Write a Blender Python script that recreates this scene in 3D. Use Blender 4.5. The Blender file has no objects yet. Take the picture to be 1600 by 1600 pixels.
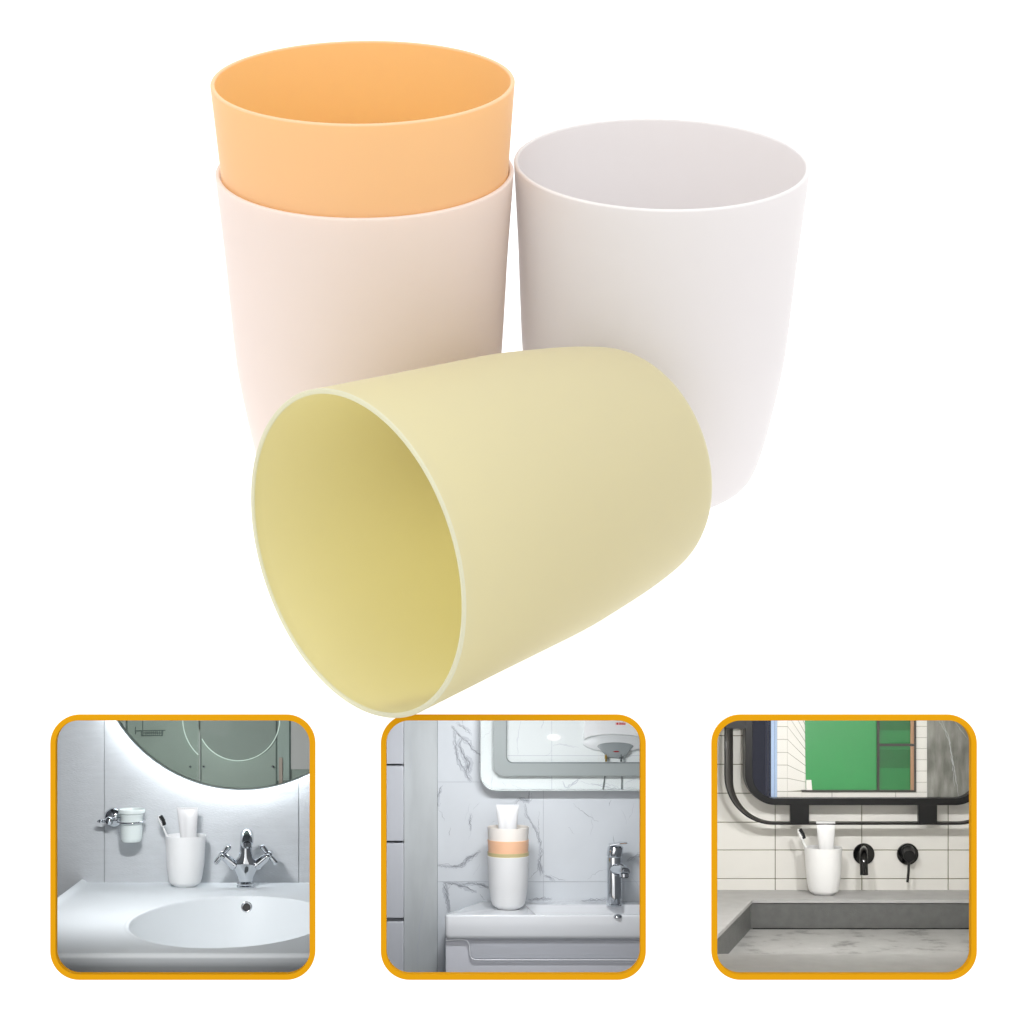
import bpy, bmesh, math, random
import numpy as np
from mathutils import Matrix, Vector
random.seed(4)
S = 0.01                     # everything below is written in centimetres
sc = bpy.context.scene
col = sc.collection
sin, cos, pi = math.sin, math.cos, math.pi

# ------------------------------------------------------------------ camera
FPX, CX, CY, PITCH = 3222.73, 724.45, 713.54, math.radians(26.184)
FW = Vector((0, cos(PITCH), -sin(PITCH))); UP = Vector((0, sin(PITCH), cos(PITCH))); RT = Vector((1, 0, 0))
CAM = Vector((0, 0, 4)) - FW * 53.2038
cd = bpy.data.cameras.new('camera'); cam = bpy.data.objects.new('camera', cd); col.objects.link(cam)
cd.sensor_width = 36; cd.lens = 36 * FPX / 1600
cd.shift_x = (800 - CX) / 1600; cd.shift_y = -(800 - CY) / 1600
cd.clip_start = 0.01; cd.clip_end = 50
cam.matrix_world = Matrix.Translation(CAM * S) @ Matrix((RT, UP, -FW)).transposed().to_4x4()
sc.camera = cam

# ------------------------------------------------------------------ light
w = bpy.data.worlds.new('World'); sc.world = w; w.use_nodes = True
w.node_tree.nodes['Background'].inputs[0].default_value = (1, 1, 1, 1)
w.node_tree.nodes['Background'].inputs[1].default_value = 1.07
sc.view_settings.view_transform = 'Standard'; sc.view_settings.look = 'None'
sc.view_settings.exposure = 0; sc.view_settings.gamma = 1
sc.render.engine = 'CYCLES'
sc.cycles.use_denoising = True
sc.cycles.max_bounces = 10; sc.cycles.diffuse_bounces = 6; sc.cycles.transmission_bounces = 8
sc.cycles.sample_clamp_indirect = 6

def area(name, loc, target, sx, sy, power, color=(1, 1, 1)):
    ld = bpy.data.lights.new(name, 'AREA'); ld.shape = 'RECTANGLE'; ld.size = sx * S; ld.size_y = sy * S
    ld.energy = power; ld.color = color
    o = bpy.data.objects.new(name, ld); col.objects.link(o)
    o.location = Vector(loc) * S
    o.rotation_euler = (Vector(target) - Vector(loc)).to_track_quat('-Z', 'Y').to_euler()
    return o
area('overhead_fill', (-4, 4, 60), (0, 4, 0), 50, 50, 1.2)  # unseen light added to brighten the table and cup interiors
area('side_fill', (34, -40, 34), (0, 2, 5), 36, 36, 0.3)  # unseen light added to lift the right sides of the cups
area('front_fill', (-28, -46, 42), (-2, 0, 5), 40, 40, 0.4)  # unseen light added to fill the cup fronts and open mouths

# ------------------------------------------------------------------ materials
def lin(c):
    return tuple(((v / 255) / 12.92 if v / 255 <= 0.04045 else ((v / 255 + 0.055) / 1.055) ** 2.4) for v in c) + (1,)
def mat(name, rgb, rough=0.5, metal=0, var=0.0, vscale=300, stretch=(1, 1, 1), bump=0.0, bscale=2000, emit=0, coat=0, lindirect=False, detail=4, spec=0.5):
    m = bpy.data.materials.new(name); m.use_nodes = True
    nt = m.node_tree; b = nt.nodes['Principled BSDF']
    c = rgb + (1,) if lindirect else lin(rgb)
    b.inputs['Base Color'].default_value = c
    b.inputs['Roughness'].default_value = rough; b.inputs['Metallic'].default_value = metal
    b.inputs['Specular IOR Level'].default_value = spec
    if coat: b.inputs['Coat Weight'].default_value = coat; b.inputs['Coat Roughness'].default_value = 0.06
    if emit:
        b.inputs['Emission Color'].default_value = c; b.inputs['Emission Strength'].default_value = emit
    if var or bump:
        tc = nt.nodes.new('ShaderNodeTexCoord'); mp = nt.nodes.new('ShaderNodeMapping')
        mp.inputs['Scale'].default_value = stretch
        nt.links.new(tc.outputs['Object'], mp.inputs['Vector'])
    if var:
        n = nt.nodes.new('ShaderNodeTexNoise'); n.inputs['Scale'].default_value = vscale; n.inputs['Detail'].default_value = detail
        nt.links.new(mp.outputs[0], n.inputs['Vector'])
        r = nt.nodes.new('ShaderNodeMapRange'); r.inputs[1].default_value = 0.3; r.inputs[2].default_value = 0.7
        r.inputs[3].default_value = 1 - var; r.inputs[4].default_value = 1 + var
        nt.links.new(n.outputs[0], r.inputs[0])
        mx = nt.nodes.new('ShaderNodeVectorMath'); mx.operation = 'SCALE'; mx.inputs[0].default_value = c[:3]
        nt.links.new(r.outputs[0], mx.inputs['Scale']); nt.links.new(mx.outputs[0], b.inputs['Base Color'])
    if bump:
        n = nt.nodes.new('ShaderNodeTexNoise'); n.inputs['Scale'].default_value = bscale; n.inputs['Detail'].default_value = 5
        nt.links.new(mp.outputs[0], n.inputs['Vector'])
        bp = nt.nodes.new('ShaderNodeBump'); bp.inputs['Strength'].default_value = bump; bp.inputs['Distance'].default_value = 0.0002
        nt.links.new(n.outputs[0], bp.inputs['Height']); nt.links.new(bp.outputs[0], b.inputs['Normal'])
    return m
def plastic(name, rgb, trans, trgb=None, rough=0.45, gloss=0.04):
    """milky thin-walled plastic: diffuse and translucent with a soft sheen"""
    m = bpy.data.materials.new(name); m.use_nodes = True; nt = m.node_tree; nt.nodes.clear()
    N = nt.nodes.new; L = nt.links.new
    d = N('ShaderNodeBsdfDiffuse'); t = N('ShaderNodeBsdfTranslucent'); g = N('ShaderNodeBsdfGlossy')
    tc = N('ShaderNodeTexCoord'); n = N('ShaderNodeTexNoise'); n.inputs['Scale'].default_value = 25; n.inputs['Detail'].default_value = 3
    r = N('ShaderNodeMapRange'); r.inputs[3].default_value = 0.985; r.inputs[4].default_value = 1.015
    v = N('ShaderNodeVectorMath'); v.operation = 'SCALE'; v.inputs[0].default_value = lin(rgb)[:3]
    L(tc.outputs['Object'], n.inputs['Vector']); L(n.outputs[0], r.inputs[0]); L(r.outputs[0], v.inputs['Scale'])
    L(v.outputs[0], d.inputs['Color'])
    t.inputs['Color'].default_value = lin(trgb or rgb)
    g.inputs['Roughness'].default_value = rough; g.inputs['Color'].default_value = (1, 1, 1, 1)
    a = N('ShaderNodeMixShader'); a.inputs[0].default_value = trans; L(d.outputs[0], a.inputs[1]); L(t.outputs[0], a.inputs[2])
    f0 = N('ShaderNodeFresnel'); f0.inputs['IOR'].default_value = 1.35
    f = N('ShaderNodeMath'); f.operation = 'MULTIPLY'; f.inputs[1].default_value = 0.3; L(f0.outputs[0], f.inputs[0])
    b = N('ShaderNodeMixShader'); L(f.outputs[0], b.inputs[0]); L(a.outputs[0], b.inputs[1]); L(g.outputs[0], b.inputs[2])
    o = N('ShaderNodeOutputMaterial'); L(b.outputs[0], o.inputs[0])
    return m
def glassmat(name, gloss=0.05, tint=(1, 1, 1, 1)):
    m = bpy.data.materials.new(name); m.use_nodes = True; nt = m.node_tree; nt.nodes.clear()
    N = nt.nodes.new; L = nt.links.new
    t = N('ShaderNodeBsdfTransparent'); t.inputs['Color'].default_value = tint
    g = N('ShaderNodeBsdfGlossy'); g.inputs['Roughness'].default_value = 0.02
    a = N('ShaderNodeMixShader'); a.inputs[0].default_value = gloss
    L(t.outputs[0], a.inputs[1]); L(g.outputs[0], a.inputs[2])
    o = N('ShaderNodeOutputMaterial'); L(a.outputs[0], o.inputs[0]); return m
def emitmat(name, rgb, s):
    m = bpy.data.materials.new(name); m.use_nodes = True; nt = m.node_tree; nt.nodes.clear()
    e = nt.nodes.new('ShaderNodeEmission'); e.inputs[0].default_value = lin(rgb); e.inputs[1].default_value = s
    o = nt.nodes.new('ShaderNodeOutputMaterial'); nt.links.new(e.outputs[0], o.inputs[0]); return m

M_glow_white = mat('white with added glow', (0.45, 0.45, 0.45), 0.6, emit=2.05, lindirect=True)  # emission added so contact shadows wash out to white
M_orange_frame = mat('orange lacquer', (211, 149, 15), 0.7, spec=0.03)
M_cup = {
 'orange': plastic('orange plastic', (246, 210, 172), 0.45, (255, 228, 124)),
 'pink': plastic('pale pink plastic', (248, 240, 237), 0.47, (255, 252, 247)),
 'white': plastic('milk white plastic', (229, 227, 228), 0.42, (253, 250, 249)),
 'yellow': plastic('straw yellow plastic', (210, 208, 197), 0.54, (254, 246, 188)),
}
M_lip = {
 'orange': plastic('pale orange lip', (250, 216, 184), 0.4, (255, 224, 160)),
 'pink': plastic('pale pink lip', (252, 240, 234), 0.4, (255, 250, 244)),
 'white': plastic('white lip', (238, 236, 236), 0.4, (253, 252, 252)),
 'yellow': plastic('pale straw lip', (216, 216, 202), 0.4, (250, 250, 235)),
}
M_chrome = mat('chrome', (215, 218, 222), 0.06, 1)
M_ceramic = mat('white ceramic', (236, 239, 241), 0.12, coat=0.3)
M_tube = mat('white tube plastic', (226, 226, 227), 0.35)
M_brush = mat('white brush plastic', (242, 242, 242), 0.3)
M_bristle = mat('black bristles', (30, 30, 32), 0.8, var=0.5, vscale=9000)
M_black = mat('matt black metal', (24, 24, 25), 0.4, spec=0.25)
M_blackgloss = mat('glossy black metal', (9, 9, 10), 0.1)
M_glass = glassmat('mirror glass', 0.015)

# ------------------------------------------------------------------ mesh helpers
class MB:
    def __init__(s): s.v = []; s.f = []; s.m = []
    def add(s, vs, fs, m=0):
        o = len(s.v); s.v += [tuple(v) for v in vs]
        for f in fs: s.f.append(tuple(i + o for i in f)); s.m.append(m)
    def box(s, a, b, m=0):
        x0, y0, z0 = a; x1, y1, z1 = b
        s.add([(x0, y0, z0), (x1, y0, z0), (x1, y1, z0), (x0, y1, z0), (x0, y0, z1), (x1, y0, z1), (x1, y1, z1), (x0, y1, z1)],
              [(0, 3, 2, 1), (4, 5, 6, 7), (0, 1, 5, 4), (1, 2, 6, 5), (2, 3, 7, 6), (3, 0, 4, 7)], m)
    def loft(s, rings, cap=(True, True), m=0, closed=True):
        n = len(rings[0]); vs = [p for r in rings for p in r]; fs = []
        for i in range(len(rings) - 1):
            for j in range(n if closed else n - 1):
                k = (j + 1) % n; fs.append((i * n + j, i * n + k, (i + 1) * n + k, (i + 1) * n + j))
        if cap[0]: fs.append(tuple(range(n))[::-1])
        if cap[1]: fs.append(tuple((len(rings) - 1) * n + j for j in range(n)))
        s.add(vs, fs, m)
    def revolve(s, prof, c=(0, 0, 0), n=48, axis=(0, 0, 1), m=0, cap=(False, False), sq=1.0):
        ax = Vector(axis).normalized(); q = Vector((0, 0, 1)).rotation_difference(ax); c = Vector(c)
        s.loft([[c + q @ Vector((r * cos(2 * pi * j / n), sq * r * sin(2 * pi * j / n), z)) for j in range(n)] for r, z in prof], cap, m)
    def tube(s, path, rad, n=14, m=0, sub=6, closed=False, cap=True):
        P = [Vector(p) for p in path]; R = list(rad) if hasattr(rad, '__len__') else [rad] * len(P)
        if sub > 1 and len(P) > 2:
            Q = []; RR = []; L = len(P)
            for i in range(L - 1):
                a = P[max(i - 1, 0)]; b = P[i]; c = P[i + 1]; d = P[min(i + 2, L - 1)]
                for k in range(sub):
                    t = k / sub
                    Q.append(0.5 * ((2 * b) + (c - a) * t + (2 * a - 5 * b + 4 * c - d) * t * t + (-a + 3 * b - 3 * c + d) * t ** 3))
                    RR.append(R[i] * (1 - t) + R[i + 1] * t)
            Q.append(P[-1]); RR.append(R[-1]); P, R = Q, RR
        rings = []; e = None
        for i, p in enumerate(P):
            t = (P[min(i + 1, len(P) - 1)] - P[max(i - 1, 0)]).normalized()
            if e is None: e = t.orthogonal().normalized()
            e = (e - t * e.dot(t)).normalized(); g = t.cross(e)
            rings.append([p + R[i] * (e * cos(2 * pi * j / n) + g * sin(2 * pi * j / n)) for j in range(n)])
        s.loft(rings, (cap, cap), m)
    def sphere(s, c, r, n=16, m=0, sc3=(1, 1, 1), rot=None):
        rings = []
        for i in range(1, n):
            a = pi * i / n
            ring = [Vector((r * sc3[0] * sin(a) * cos(2 * pi * j / n), r * sc3[1] * sin(a) * sin(2 * pi * j / n), -r * sc3[2] * cos(a))) for j in range(n)]
            if rot: ring = [rot @ p for p in ring]
            rings.append([p + Vector(c) for p in ring])
        s.loft(rings, (True, True), m)
    def torus(s, c, R, r, axis=(0, 0, 1), n=72, k=12, m=0, a0=0, a1=2 * pi):
        q = Vector((0, 0, 1)).rotation_difference(Vector(axis).normalized()); c = Vector(c); rings = []
        full = abs(a1 - a0 - 2 * pi) < 1e-6
        for i in range(n + 1):
            a = a0 + (a1 - a0) * i / n
            rings.append([c + q @ Vector(((R + r * cos(2 * pi * j / k)) * cos(a), (R + r * cos(2 * pi * j / k)) * sin(a), r * sin(2 * pi * j / k))) for j in range(k)])
        s.loft(rings, (not full, not full), m)

def build(name, mb, mats, org=(0, 0, 0), smooth=35, bevel=0, seg=2, solid=0, clip=None):
    if not isinstance(mats, (list, tuple)): mats = [mats]
    me = bpy.data.meshes.new(name); o = Vector(org)
    me.from_pydata([tuple((Vector(v) - o) * S) for v in mb.v], [], mb.f)
    for m in mats: me.materials.append(m)
    for p, k in zip(me.polygons, mb.m): p.material_index = k
    bm = bmesh.new(); bm.from_mesh(me)
    for co, no in (clip or ()):          # keep each niche inside its own box
        c = (co - o) * S
        if not any((v.co - c).dot(no) > 1e-7 for v in bm.verts): continue
        r = bmesh.ops.bisect_plane(bm, geom=bm.verts[:] + bm.edges[:] + bm.faces[:], plane_co=c, plane_no=no, clear_outer=True)
        bmesh.ops.holes_fill(bm, edges=[e for e in r['geom_cut'] if isinstance(e, bmesh.types.BMEdge)], sides=0)
    bmesh.ops.recalc_face_normals(bm, faces=bm.faces); bm.to_mesh(me); bm.free()
    if smooth: me.shade_smooth(); me.set_sharp_from_angle(angle=math.radians(smooth))
    ob = bpy.data.objects.new(name, me); col.objects.link(ob)
    if solid:
        md = ob.modifiers.new('solid', 'SOLIDIFY'); md.thickness = solid * S
    if bevel:
        md = ob.modifiers.new('bevel', 'BEVEL'); md.width = bevel * S; md.segments = seg; md.limit_method = 'ANGLE'; md.harden_normals = False
    return ob
def tag(o, label=None, cat=None, group=None, kind=None):
    if label: o['label'] = label
    if cat: o['category'] = cat
    if group: o['group'] = group
    if kind: o['kind'] = kind
    return o
I4 = Matrix.Identity(4)
def place(o, M, org): o.matrix_world = M @ Matrix.Translation(Vector(org) * S); return o
CLIPS = {}
class Thing:
    def __init__(s, name, label, cat, M=I4, org=(0, 0, 0), group=None, kind=None):
        s.M = M; s.org = org; s.clip = CLIPS.get(id(M)); s.o = bpy.data.objects.new(name, None); s.o.empty_display_size = 0.01; col.objects.link(s.o)
        place(s.o, M, org); tag(s.o, label, cat, group, kind)
    def part(s, name, mb, mats, parent=None, label=None, **k):
        p = build(name, mb, mats, s.org, clip=s.clip, **k); p.parent = parent or s.o
        if label: p['label'] = label
        return p
def single(name, mb, mats, label, cat, M=I4, org=(0, 0, 0), group=None, kind=None, **k):
    o = build(name, mb, mats, org, clip=CLIPS.get(id(M)), **k); place(o, M, org); tag(o, label, cat, group, kind); return o

# ------------------------------------------------------------------ setting: white table and the slanted white front below it
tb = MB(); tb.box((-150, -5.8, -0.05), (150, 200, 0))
single('tabletop', tb, M_glow_white, 'white surface with added glow that the four large cups rest on', 'tabletop', kind='structure', smooth=0)
PD = 49.757                                   # distance of the front panel along the view axis
PM = Matrix.Translation((CAM + FW * PD) * S) @ Matrix((RT, FW, UP)).transposed().to_4x4()
kp = PD / FPX
def pp(px, py): return ((px - CX) * kp, -(py - CY) * kp)
def rr(x0, y0, x1, y1, r, n=14):
    pts = []
    for cx, cy, a in ((x1 - r, y0 + r, -90), (x1 - r, y1 - r, 0), (x0 + r, y1 - r, 90), (x0 + r, y0 + r, 180)):
        for i in range(n + 1):
            t = math.radians(a + 90 * i / n); pts.append((cx + r * cos(t), cy + r * sin(t)))
    return pts
INS = [(70, 79.6, 492.9, 88.1, 484.1), (585, 595.2, 1008.8, 603.9, 1000.0), (1100, 1111.3, 1525.0, 1120.1, 1516.1)]
Y0, Y1, YI0, YI1 = 1116.2, 1529.7, 1125.1, 1521.0
cu = bpy.data.curves.new('front', 'CURVE'); cu.dimensions = '2D'; cu.fill_mode = 'BOTH'; cu.extrude = 0.05 * S
def spline(pts):
    sp = cu.splines.new('POLY'); sp.points.add(len(pts) - 1); sp.use_cyclic_u = True
    for p, (a, b) in zip(sp.points, pts): p.co = (a * S, b * S, 0, 1)
xa, ya = pp(-1500, 1112); xb, yb = pp(3000, 3000)
spline([(xa, ya), (xb, ya), (xb, yb), (xa, yb)])
for c0, a, b, ia, ib in INS:
    spline([pp(*q) for q in rr(ia - 1, YI0 - 1, ib + 1, YI1 + 1, 36)])
tmp = bpy.data.objects.new('tmp', cu); col.objects.link(tmp)
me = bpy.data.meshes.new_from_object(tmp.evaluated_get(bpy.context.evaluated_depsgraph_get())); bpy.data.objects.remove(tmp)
me.materials.clear(); me.materials.append(M_glow_white)  # same added glow as the tabletop
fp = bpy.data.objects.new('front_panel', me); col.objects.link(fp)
fp.matrix_world = PM @ Matrix.Translation((0, 0.06 * S, 0)) @ Matrix.Rotation(pi / 2, 4, 'X')
tag(fp, 'white front with added glow below the cups, holding three framed scenes', 'panel', kind='structure')
FL = ['orange rounded square frame around the round mirror and cross tap scene',
      'orange rounded square frame around the marble wall and stacked cups scene',
      'orange rounded square frame around the black mirror and green wall scene']
for (c0, a, b, ia, ib), lab in zip(INS, FL):
    mb = MB(); o = [pp(*q) for q in rr(a, Y0, b, Y1, 45)]; i = [pp(*q) for q in rr(ia, YI0, ib, YI1, 36)]
    R = lambda L, y: [(x, y, z) for x, z in L]
    rings = [R(o, 0.005), R(o, -0.10), R(i, -0.10), R(i, 0.14), R(o, 0.005)]
    mb.loft(rings, (False, False))
    single('picture_frame', mb, M_orange_frame, lab, 'frame', PM, group='three orange rounded frames', smooth=30, bevel=0.008)

# ------------------------------------------------------------------ the big cups
PROF0 = [(2.098,0.0),(2.205,0.143),(2.362,0.285),(2.597,0.428),(2.82,0.57),(2.98,0.713),(3.065,0.856),(3.12,0.998),(3.175,1.198),(3.24,1.501),(3.30,1.804),(3.353,2.107),(3.40,2.41),(3.443,2.713),(3.483,3.016),(3.521,3.318),(3.56,3.621),(3.599,3.924),(3.632,4.227),(3.658,4.53),(3.68,4.833),(3.717,5.439),(3.754,6.045),(3.792,6.651),(3.83,7.257),(3.868,7.862),(3.906,8.468),(3.943,9.074),(3.981,9.68),(3.995,9.9)]
PROF = [(r + float(np.interp(z, [0, 0.3, 0.7, 1.5, 2.7, 3.3, 4.2, 4.8, 5.7, 6.6, 7.5], [0, -0.03, -0.03, 0, .02, .035, .045, .045, .035, .02, 0])), z) for r, z in PROF0]
def cup_mb(c=(0, 0, 0), k=1.0, axis=(0, 0, 1), n=160, th=0.11, H=9.983, PROF=PROF, lip=0.115):
    P = [(0.02, 0.10), (1.75, 0.10), (1.85, 0.0), (2.0, 0.0)] + PROF[1:]
    P += [(4.0, H - 0.04), (3.985, H - 0.01), (3.96, H), (4.02 - lip, H), (4.005 - lip, H - 0.012), (4.0 - lip, H - 0.05)]
    inner = [(r - th * (0.7 + 0.3 * max(0, (z - 9) / 0.9)), max(z, 0.28)) for r, z in PROF[::-1] if z > 0.4]
    P += inner + [(2.1, 0.26), (1.2, 0.24), (0.02, 0.24)]
    mb = MB(); mb.revolve([(r * k, z * k) for r, z in P], c, n, axis, cap=(True, True))
    zt = c[2] + (H - 0.06) * k            # lip faces use paler plastic, painting in the bright rim line
    mb.m = [1 if all(mb.v[i][2] > zt for i in f) else 0 for f in mb.f]; return mb
SX, SY = -2.65, 5.35
wx, wy = 5.36, 5.99
def bigcup(color, base, axis, label):
    soft = [(r * 0.65 + r0 * 0.35, z) for (r, z), (r0, _) in zip(PROF0, PROF)] if color == 'yellow' else PROF
    mb = cup_mb((0, 0, 0), 1, (0, 0, 1), PROF=soft, lip=0.13 if color == 'yellow' else 0.115)
    o = build('cup', mb, [M_cup[color], M_lip[color]], smooth=50)
    q = Vector((0, 0, 1)).rotation_difference(Vector(axis).normalized())
    o.matrix_world = Matrix.Translation(Vector(base) * S) @ q.to_matrix().to_4x4()
    tag(o, label, 'cup', 'four large plastic cups'); return o
bigcup('pink', (SX, SY, 0), (0, 0, 1), 'pale pink plastic cup standing upright with the orange cup nested in it')
bigcup('orange', (SX, SY, 2.44), (0, 0, 1), 'translucent orange plastic cup nested in the pale pink cup, its rim on top')
bigcup('white', (wx, wy, 0), (0, 0, 1), 'empty milky white plastic cup standing upright beside the pink and orange stack')
el, az = math.radians(3.6), math.radians(41.56)
YA = Vector((-cos(az) * cos(el), -sin(az) * cos(el), sin(el)))
YR = Vector((-2.63, -5.36, 4.06))
bigcup('yellow', YR - YA * 9.983, YA, 'large straw yellow plastic cup lying on its side with its open mouth forward')

# ------------------------------------------------------------------ miniature bathroom scenes inside the frames
class Room:
    def __init__(s, c0, depth, delta=3.5):
        s.c0 = c0; d = math.radians(delta)
        s.F = FW * cos(d) - UP * sin(d); s.U = UP * cos(d) + FW * sin(d); s.R = RT
        s.O = CAM + s.dir(782, 800) * depth
        s.M = Matrix.Translation(s.O * S) @ Matrix((s.R, s.F, s.U)).transposed().to_4x4()
        e = CAM - s.O; s.e = Vector((e.dot(s.R), e.dot(s.F), e.dot(s.U)))
        pl = []
        for (xa, ya), (xb, yb) in (((-135, 0), (-135, 1000)), ((1711, 1000), (1711, 0)), ((1000, -100), (0, -100)), ((0, 1730), (1000, 1730))):
            n = s.rd(xa, ya).cross(s.rd(xb, yb)).normalized()
            if n.dot(s.rd(788, 800)) > 0: n = -n
            pl.append((s.e.copy(), n))
        f = Vector((FW.dot(s.R), FW.dot(s.F), FW.dot(s.U))); pl.append((s.e + f * (PD + 0.16), -f))
        CLIPS[id(s.M)] = pl
    def dir(s, X, Y):
        px = s.c0 + X / 3.637; py = 1100 + Y / 3.637
        return FW + RT * ((px - CX) / FPX) - UP * ((py - CY) / FPX)
    def rd(s, X, Y): d = s.dir(X, Y); return Vector((d.dot(s.R), d.dot(s.F), d.dot(s.U)))
    def at(s, X, Y, y=0.0): d = s.rd(X, Y); return s.e + d * ((y - s.e.y) / d.y)
    def on(s, X, Y, h): d = s.rd(X, Y); return s.e + d * ((h - s.e.z) / d.z)
    def k(s, y): return (y - s.e.y) / FPX / 3.637
    def plate(s, mb, pts, y, t=0.06, m=0):
        f = [s.at(X, Y, y) for X, Y in pts]; b = [p + Vector((0, t, 0)) for p in f]
        mb.loft([f, b], (True, True), m)
    def rect(s, mb, X0, Ya, X1, Yb, y, t=0.06, m=0): s.plate(mb, [(X0, Ya), (X1, Ya), (X1, Yb), (X0, Yb)], y, t, m)
    def ring(s, mb, po, pi_, y, t, m=0):
        f = lambda P, yy: [s.at(X, Y, y) + Vector((0, yy, 0)) for X, Y in P]
        mb.loft([f(po, t), f(po, 0), f(pi_, 0), f(pi_, t), f(po, t)], (False, False), m)
    def shell(s, mb, inf0=10, inf1=170):
        """side walls, ceiling and underside of the niche, from the frame opening back to the wall"""
        i0, i1 = 66 - inf0, 1510 + inf0; j0, j1 = 91 - inf0, 1531 + inf0
        def near(X, Y): d = s.dir(X, Y); p = CAM + d * (PD + 0.17) - s.O; return Vector((p.dot(s.R), p.dot(s.F), p.dot(s.U)))
        n = [near(X, Y) for X, Y in ((i0, j0), (i1, j0), (i1, j1), (i0, j1))]
        f = [s.at(X, Y, 0.2) for X, Y in ((i0 - inf1, j0 - inf1), (i1 + inf1, j0 - inf1), (i1 + inf1, j1 + inf1), (i0 - inf1, j1 + inf1))]
        mb.loft([n, f], (False, False), 0)
    def lamp(s, power, X=780, Y=-60, y=-5, tgt=(780, 900), sx=2.0, sy=0.5, color=(1, 1, 1), ty=0):
        a = s.M @ (s.at(X, Y, y) * S) / S; b = s.M @ (s.at(*tgt, ty) * S) / S
        return area('niche_fill', a, b, sx, sy, power, color)  # unseen light added to brighten the miniature room
    def vein(s, mb, pts, wd, y, m, jit=5, seed=0):
        rg = random.Random(seed); P = []
        for i in range(len(pts) - 1):
            (a, b), (c, d) = pts[i], pts[i + 1]; L = math.hypot(c - a, d - b); n = max(2, int(L / 10))
            for k in range(n):
                t = k / n; P.append((a + (c - a) * t + rg.uniform(-jit, jit) * (k > 0), b + (d - b) * t + rg.uniform(-jit, jit) * (k > 0)))
        P.append(pts[-1]); top = []; bot = []
        for i, (x, yy) in enumerate(P):
            u = i / (len(P) - 1); ww = wd * (0.25 + rg.uniform(0.2, 1.0) * sin(pi * min(1, max(0.08, u)))) * 0.5
            a = P[max(0, i - 1)]; b = P[min(len(P) - 1, i + 1)]; L = math.hypot(b[0] - a[0], b[1] - a[1]) + 1e-6
            nx, ny = -(b[1] - a[1]) / L, (b[0] - a[0]) / L
            top.append(s.at(x + nx * ww, yy + ny * ww, y)); bot.append(s.at(x - nx * ww, yy - ny * ww, y))
        mb.loft([top, bot], (False, False), m, closed=False)

def toothbrush(rm, base, pts, head, k, yb, label):
    """pts: neck path in crop px, head: (X, Y, tilt)"""
    t = Thing('toothbrush', label, 'toothbrush', rm.M, base, 'toothbrushes in white cups')
    h = MB(); X, Y, a = head; c = rm.at(X, Y, yb); rot = Matrix.Rotation(a, 3, 'Y')
    h.tube([rm.at(x, y, yb) for x, y in pts], [7 * k, 8 * k, 6.5 * k, 6 * k], n=10)
    h.sphere(c, 1, 14, 0, (13 * k, 10 * k, 37 * k), rot)
    t.part('handle', h, M_brush, smooth=60)
    b = MB(); off = rot @ Vector((13 * k, -4 * k, 2 * k))
    for i in range(-3, 4):
        for j in (-1, 0, 1):
            p = c + rot @ Vector((0, j * 6 * k, i * 8.2 * k + 3 * k)); q = p + rot @ Vector(((22 - abs(i) * 1.2) * k, -3 * k, 0))
            b.tube([p, q], [4.6 * k, 4.9 * k], n=7, sub=1)
    t.part('bristles', b, M_bristle, smooth=60)
def paste_tube(rm, X0, X1, Yt, Xa, Xb, Yb, yb, k, label, tail=150):
    t = Thing('toothpaste_tube', label, 'tube', rm.M, rm.at((Xa + Xb) / 2, Yb + tail, yb), 'white tubes standing in cups')
    mb = MB(); rings = []; N = 40
    for u, dep in ((0, 3), (0.07, 3.5), (0.1, 6), (0.3, 14), (0.6, 23), (1.0, 30), (1.0 + tail / (Yb - Yt), 34)):
        uu = min(u, 1.0)
        xc = (X0 + X1) / 2 * (1 - uu) + (Xa + Xb) / 2 * uu; hw = ((X1 - X0) * (1 - uu) + (Xb - Xa) * uu) / 2
        c = rm.at(xc, Yt + u * (Yb - Yt), yb); ring = []
        for j in range(N):
            a = 2 * pi * j / N; ca, sa = cos(a), sin(a)
            cr = 1 - 0.22 * max(0, sa < 0) * max(0, 1 - abs(ca + 0.35) * 3) * min(1, uu * 2)   # soft dent down the front
            ring.append(c + Vector((hw * k * (abs(ca) ** 0.9) * (1 if ca > 0 else -1), dep * k * sa * cr, 0)))
        rings.append(ring)
    mb.loft(rings, (True, True)); t.part('tube_body', mb, M_tube, smooth=40)
    c = MB()
    ce = rm.at((X0 + X1) / 2, Yt + 6, yb)
    for i in range(12):
        x = (i + 0.5) / 12 * 2 - 1
        c.box((ce.x + x * (X1 - X0) / 2 * k * 0.97 - 2 * k, ce.y - 3.8 * k, ce.z - 5 * k), (ce.x + x * (X1 - X0) / 2 * k * 0.97 + 2 * k, ce.y + 3.8 * k, ce.z + 4 * k))
    t.part('crimp', c, M_tube)
def small_cup(rm, c, k, material, label, group, H=9.983, n=64):
    mb = cup_mb(c, k, n=n)
    return single('cup', mb, material, label, 'cup', rm.M, c, group, smooth=50)
M_cupw = mat('white cup plastic', (238, 238, 238), 0.4)

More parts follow.
